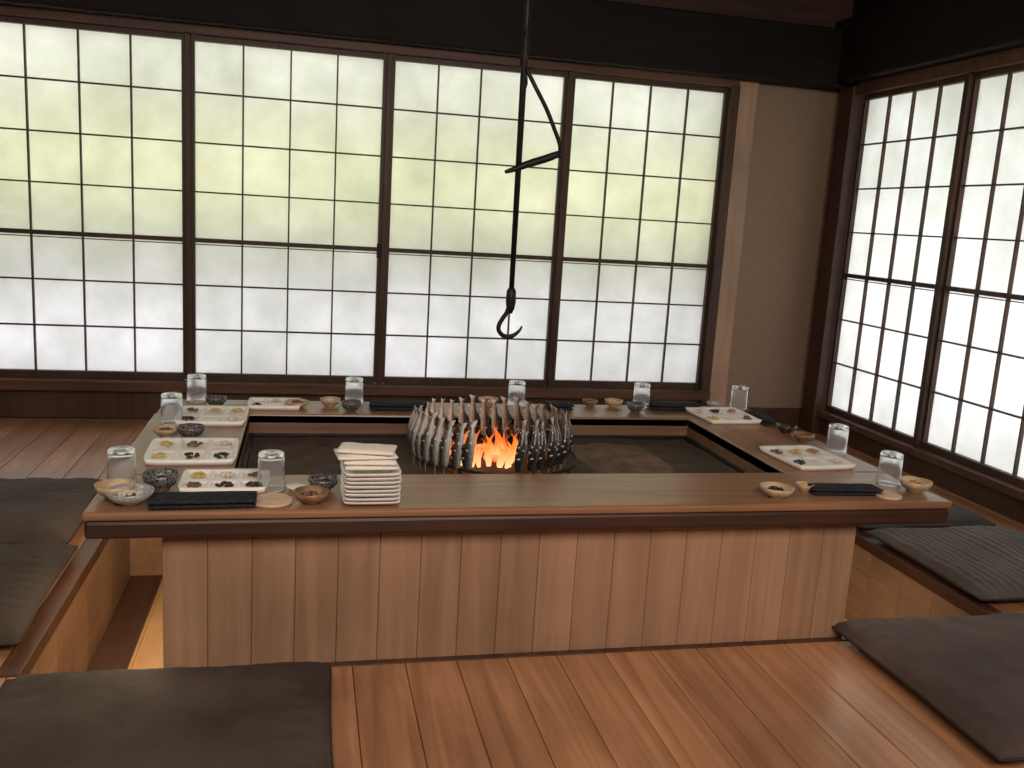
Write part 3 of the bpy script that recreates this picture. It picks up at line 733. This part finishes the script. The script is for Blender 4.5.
# ---------------------------------------------------------------- cushions
def cushion(w_, d_, h_, seed):
    n = 64; v = []; f = []
    for s in (1, -1):
        for j in range(n+1):
            for i in range(n+1):
                u = -1+2*i/n; q = -1+2*j/n
                kx = 1-.030*(1-q*q)-.015*q**8; ky = 1-.030*(1-u*u)-.015*u**8
                e = ((1-abs(u)**5)*(1-abs(q)**5))**.42
                x = w_/2*u*kx; y = d_/2*q*ky
                wr = .011*N.noise(Vector((x*4+seed, y*4, s)))+.007*N.noise(Vector((x*12+seed, y*8, s)))
                edge = max(abs(u), abs(q)); pk = .005*math.sin((u if abs(q) > abs(u) else q)*38+seed)*max(0, (edge-.7)/.3)*(1-edge)*4
                z = h_*.42+s*(h_*(.58 if s > 0 else .42))*e+(wr+pk if s > 0 else 0)*e
                v.append((x, y, max(0.0, z)))
    m = (n+1)**2
    for j in range(n):
        for i in range(n): a = j*(n+1)+i; f.append((a, a+1, a+n+2, a+n+1)); f.append((m+a, m+a+n+1, m+a+n+2, m+a+1))
    ring = [i for i in range(n+1)]+[j*(n+1)+n for j in range(1, n+1)]+[n*(n+1)+i for i in range(n-1, -1, -1)]+[j*(n+1) for j in range(n-1, 0, -1)]
    for q in range(len(ring)): r1, r2 = ring[q], ring[(q+1) % len(ring)]; f.append((r1, r1+m, r2+m, r2))
    rp = [((v[r][0]), (v[r][1]), h_*.42) for r in ring]
    return (v, f), rp
CU = [((-.265, 1.645), .68, .62, .068, .0, m_cush, 'dark floor cushion on the front floor at the left end of the table'),
      ((-.930, 2.43), .60, .63, .066, .02, m_cushd, 'dark floor cushion on the left floor, nearer the camera'),
      ((-.975, 3.08), .62, .62, .070, -.01, m_cush, 'brownish dark floor cushion on the left floor, farther from the camera'),
      ((2.275, 2.435), .60, .60, .064, -.02, m_cush2, 'grey ribbed floor cushion on the right floor beside the foot well'),
      ((2.285, 3.08), .58, .60, .055, .0, m_cushd, 'dark floor cushion on the right floor beyond the ribbed one'),
      ((1.720, 1.715), .65, .63, .070, .0, m_cush3, 'dark brown floor cushion on the front floor at the right corner of the table')]
for i, ((x, y), w_, d_, h_, rz, mt, lb) in enumerate(CU):
    vf, rp = cushion(w_, d_, h_, i*7.3); t = empty('floor_cushion', (x, y, .0045), rz); tag(t, lb, 'cushion', 'floor cushions around the hearth table')
    b = MB(); b.add(vf); b.build('cover', mt, t, smooth=True)
    b = MB(); b.add(tube(rp, .0035, 6, True)); b.build('piping', m_cushd, t, smooth=True)

# ---------------------------------------------------------------- light
def area(name, loc, rot, sx, sy, power, col):
    l = bpy.data.lights.new(name, 'AREA'); l.shape = 'RECTANGLE'; l.size = sx; l.size_y = sy; l.energy = power; l.color = col
    o = bpy.data.objects.new(name, l); C.objects.link(o); o.location = loc; o.rotation_euler = rot; return o
# daylight from the garden outside the back screens (lights face the room)
cx = -.1
area('garden_light_low', (cx, YW+.30, .42), (-PI/2, 0, 0), 4.9, .60, 16.5, (.94, .925, 1.0))
area('garden_light_mid', (cx, YW+.30, 1.20), (-PI/2, 0, 0), 4.9, .50, 12.5, (.98, 1.0, .56))
area('garden_light_top', (cx, YW+.30, 1.74), (-PI/2, 0, 0), 4.9, .40, 12, (.98, 1.0, .90))
area('side_light', (XW+.40, 3.1, .55), (PI/2, 0, PI/2), 3.4, 1.0, 26, (.98, .97, 1.0))
area('side_light_top', (XW+.40, 3.1, 1.50), (PI/2, 0, PI/2), 3.4, .85, 17, (.98, 1.0, .93))
# warm room light behind the viewer
area('room_light', (.4, -.7, 2.2), (math.radians(48), 0, 0), 2.6, 1.0, 84, (1.0, .85, .72))
area('lamp_left', (-1.6, 1.8, 2.35), (0, 0, 0), .8, .8, 11, (1.0, .86, .72))
area('well_light_left', (-.374, 2.55, .33), (0, 0, 0), .10, .9, 3.0, (1.0, .74, .44))
area('well_light_right', (1.55, 2.55, .33), (0, 0, 0), .10, .9, 1.3, (1.0, .80, .58))
def pt(name, loc, e, col, r=.03):
    l = bpy.data.lights.new(name, 'POINT'); l.energy = e; l.color = col; l.shadow_soft_size = r
    o = bpy.data.objects.new(name, l); C.objects.link(o); o.location = loc
pt('fire_glow', (FC.x, FC.y-.02, .40), .3, (1, .36, .09), .04)
w = bpy.data.worlds.new('world'); bpy.context.scene.world = w; w.use_nodes = True
w.node_tree.nodes['Background'].inputs[0].default_value = (.75, .82, .9, 1); w.node_tree.nodes['Background'].inputs[1].default_value = .2
vs = bpy.context.scene.view_settings
vs.view_transform = 'Standard'; vs.look = 'None'; vs.exposure = 0; vs.gamma = 1
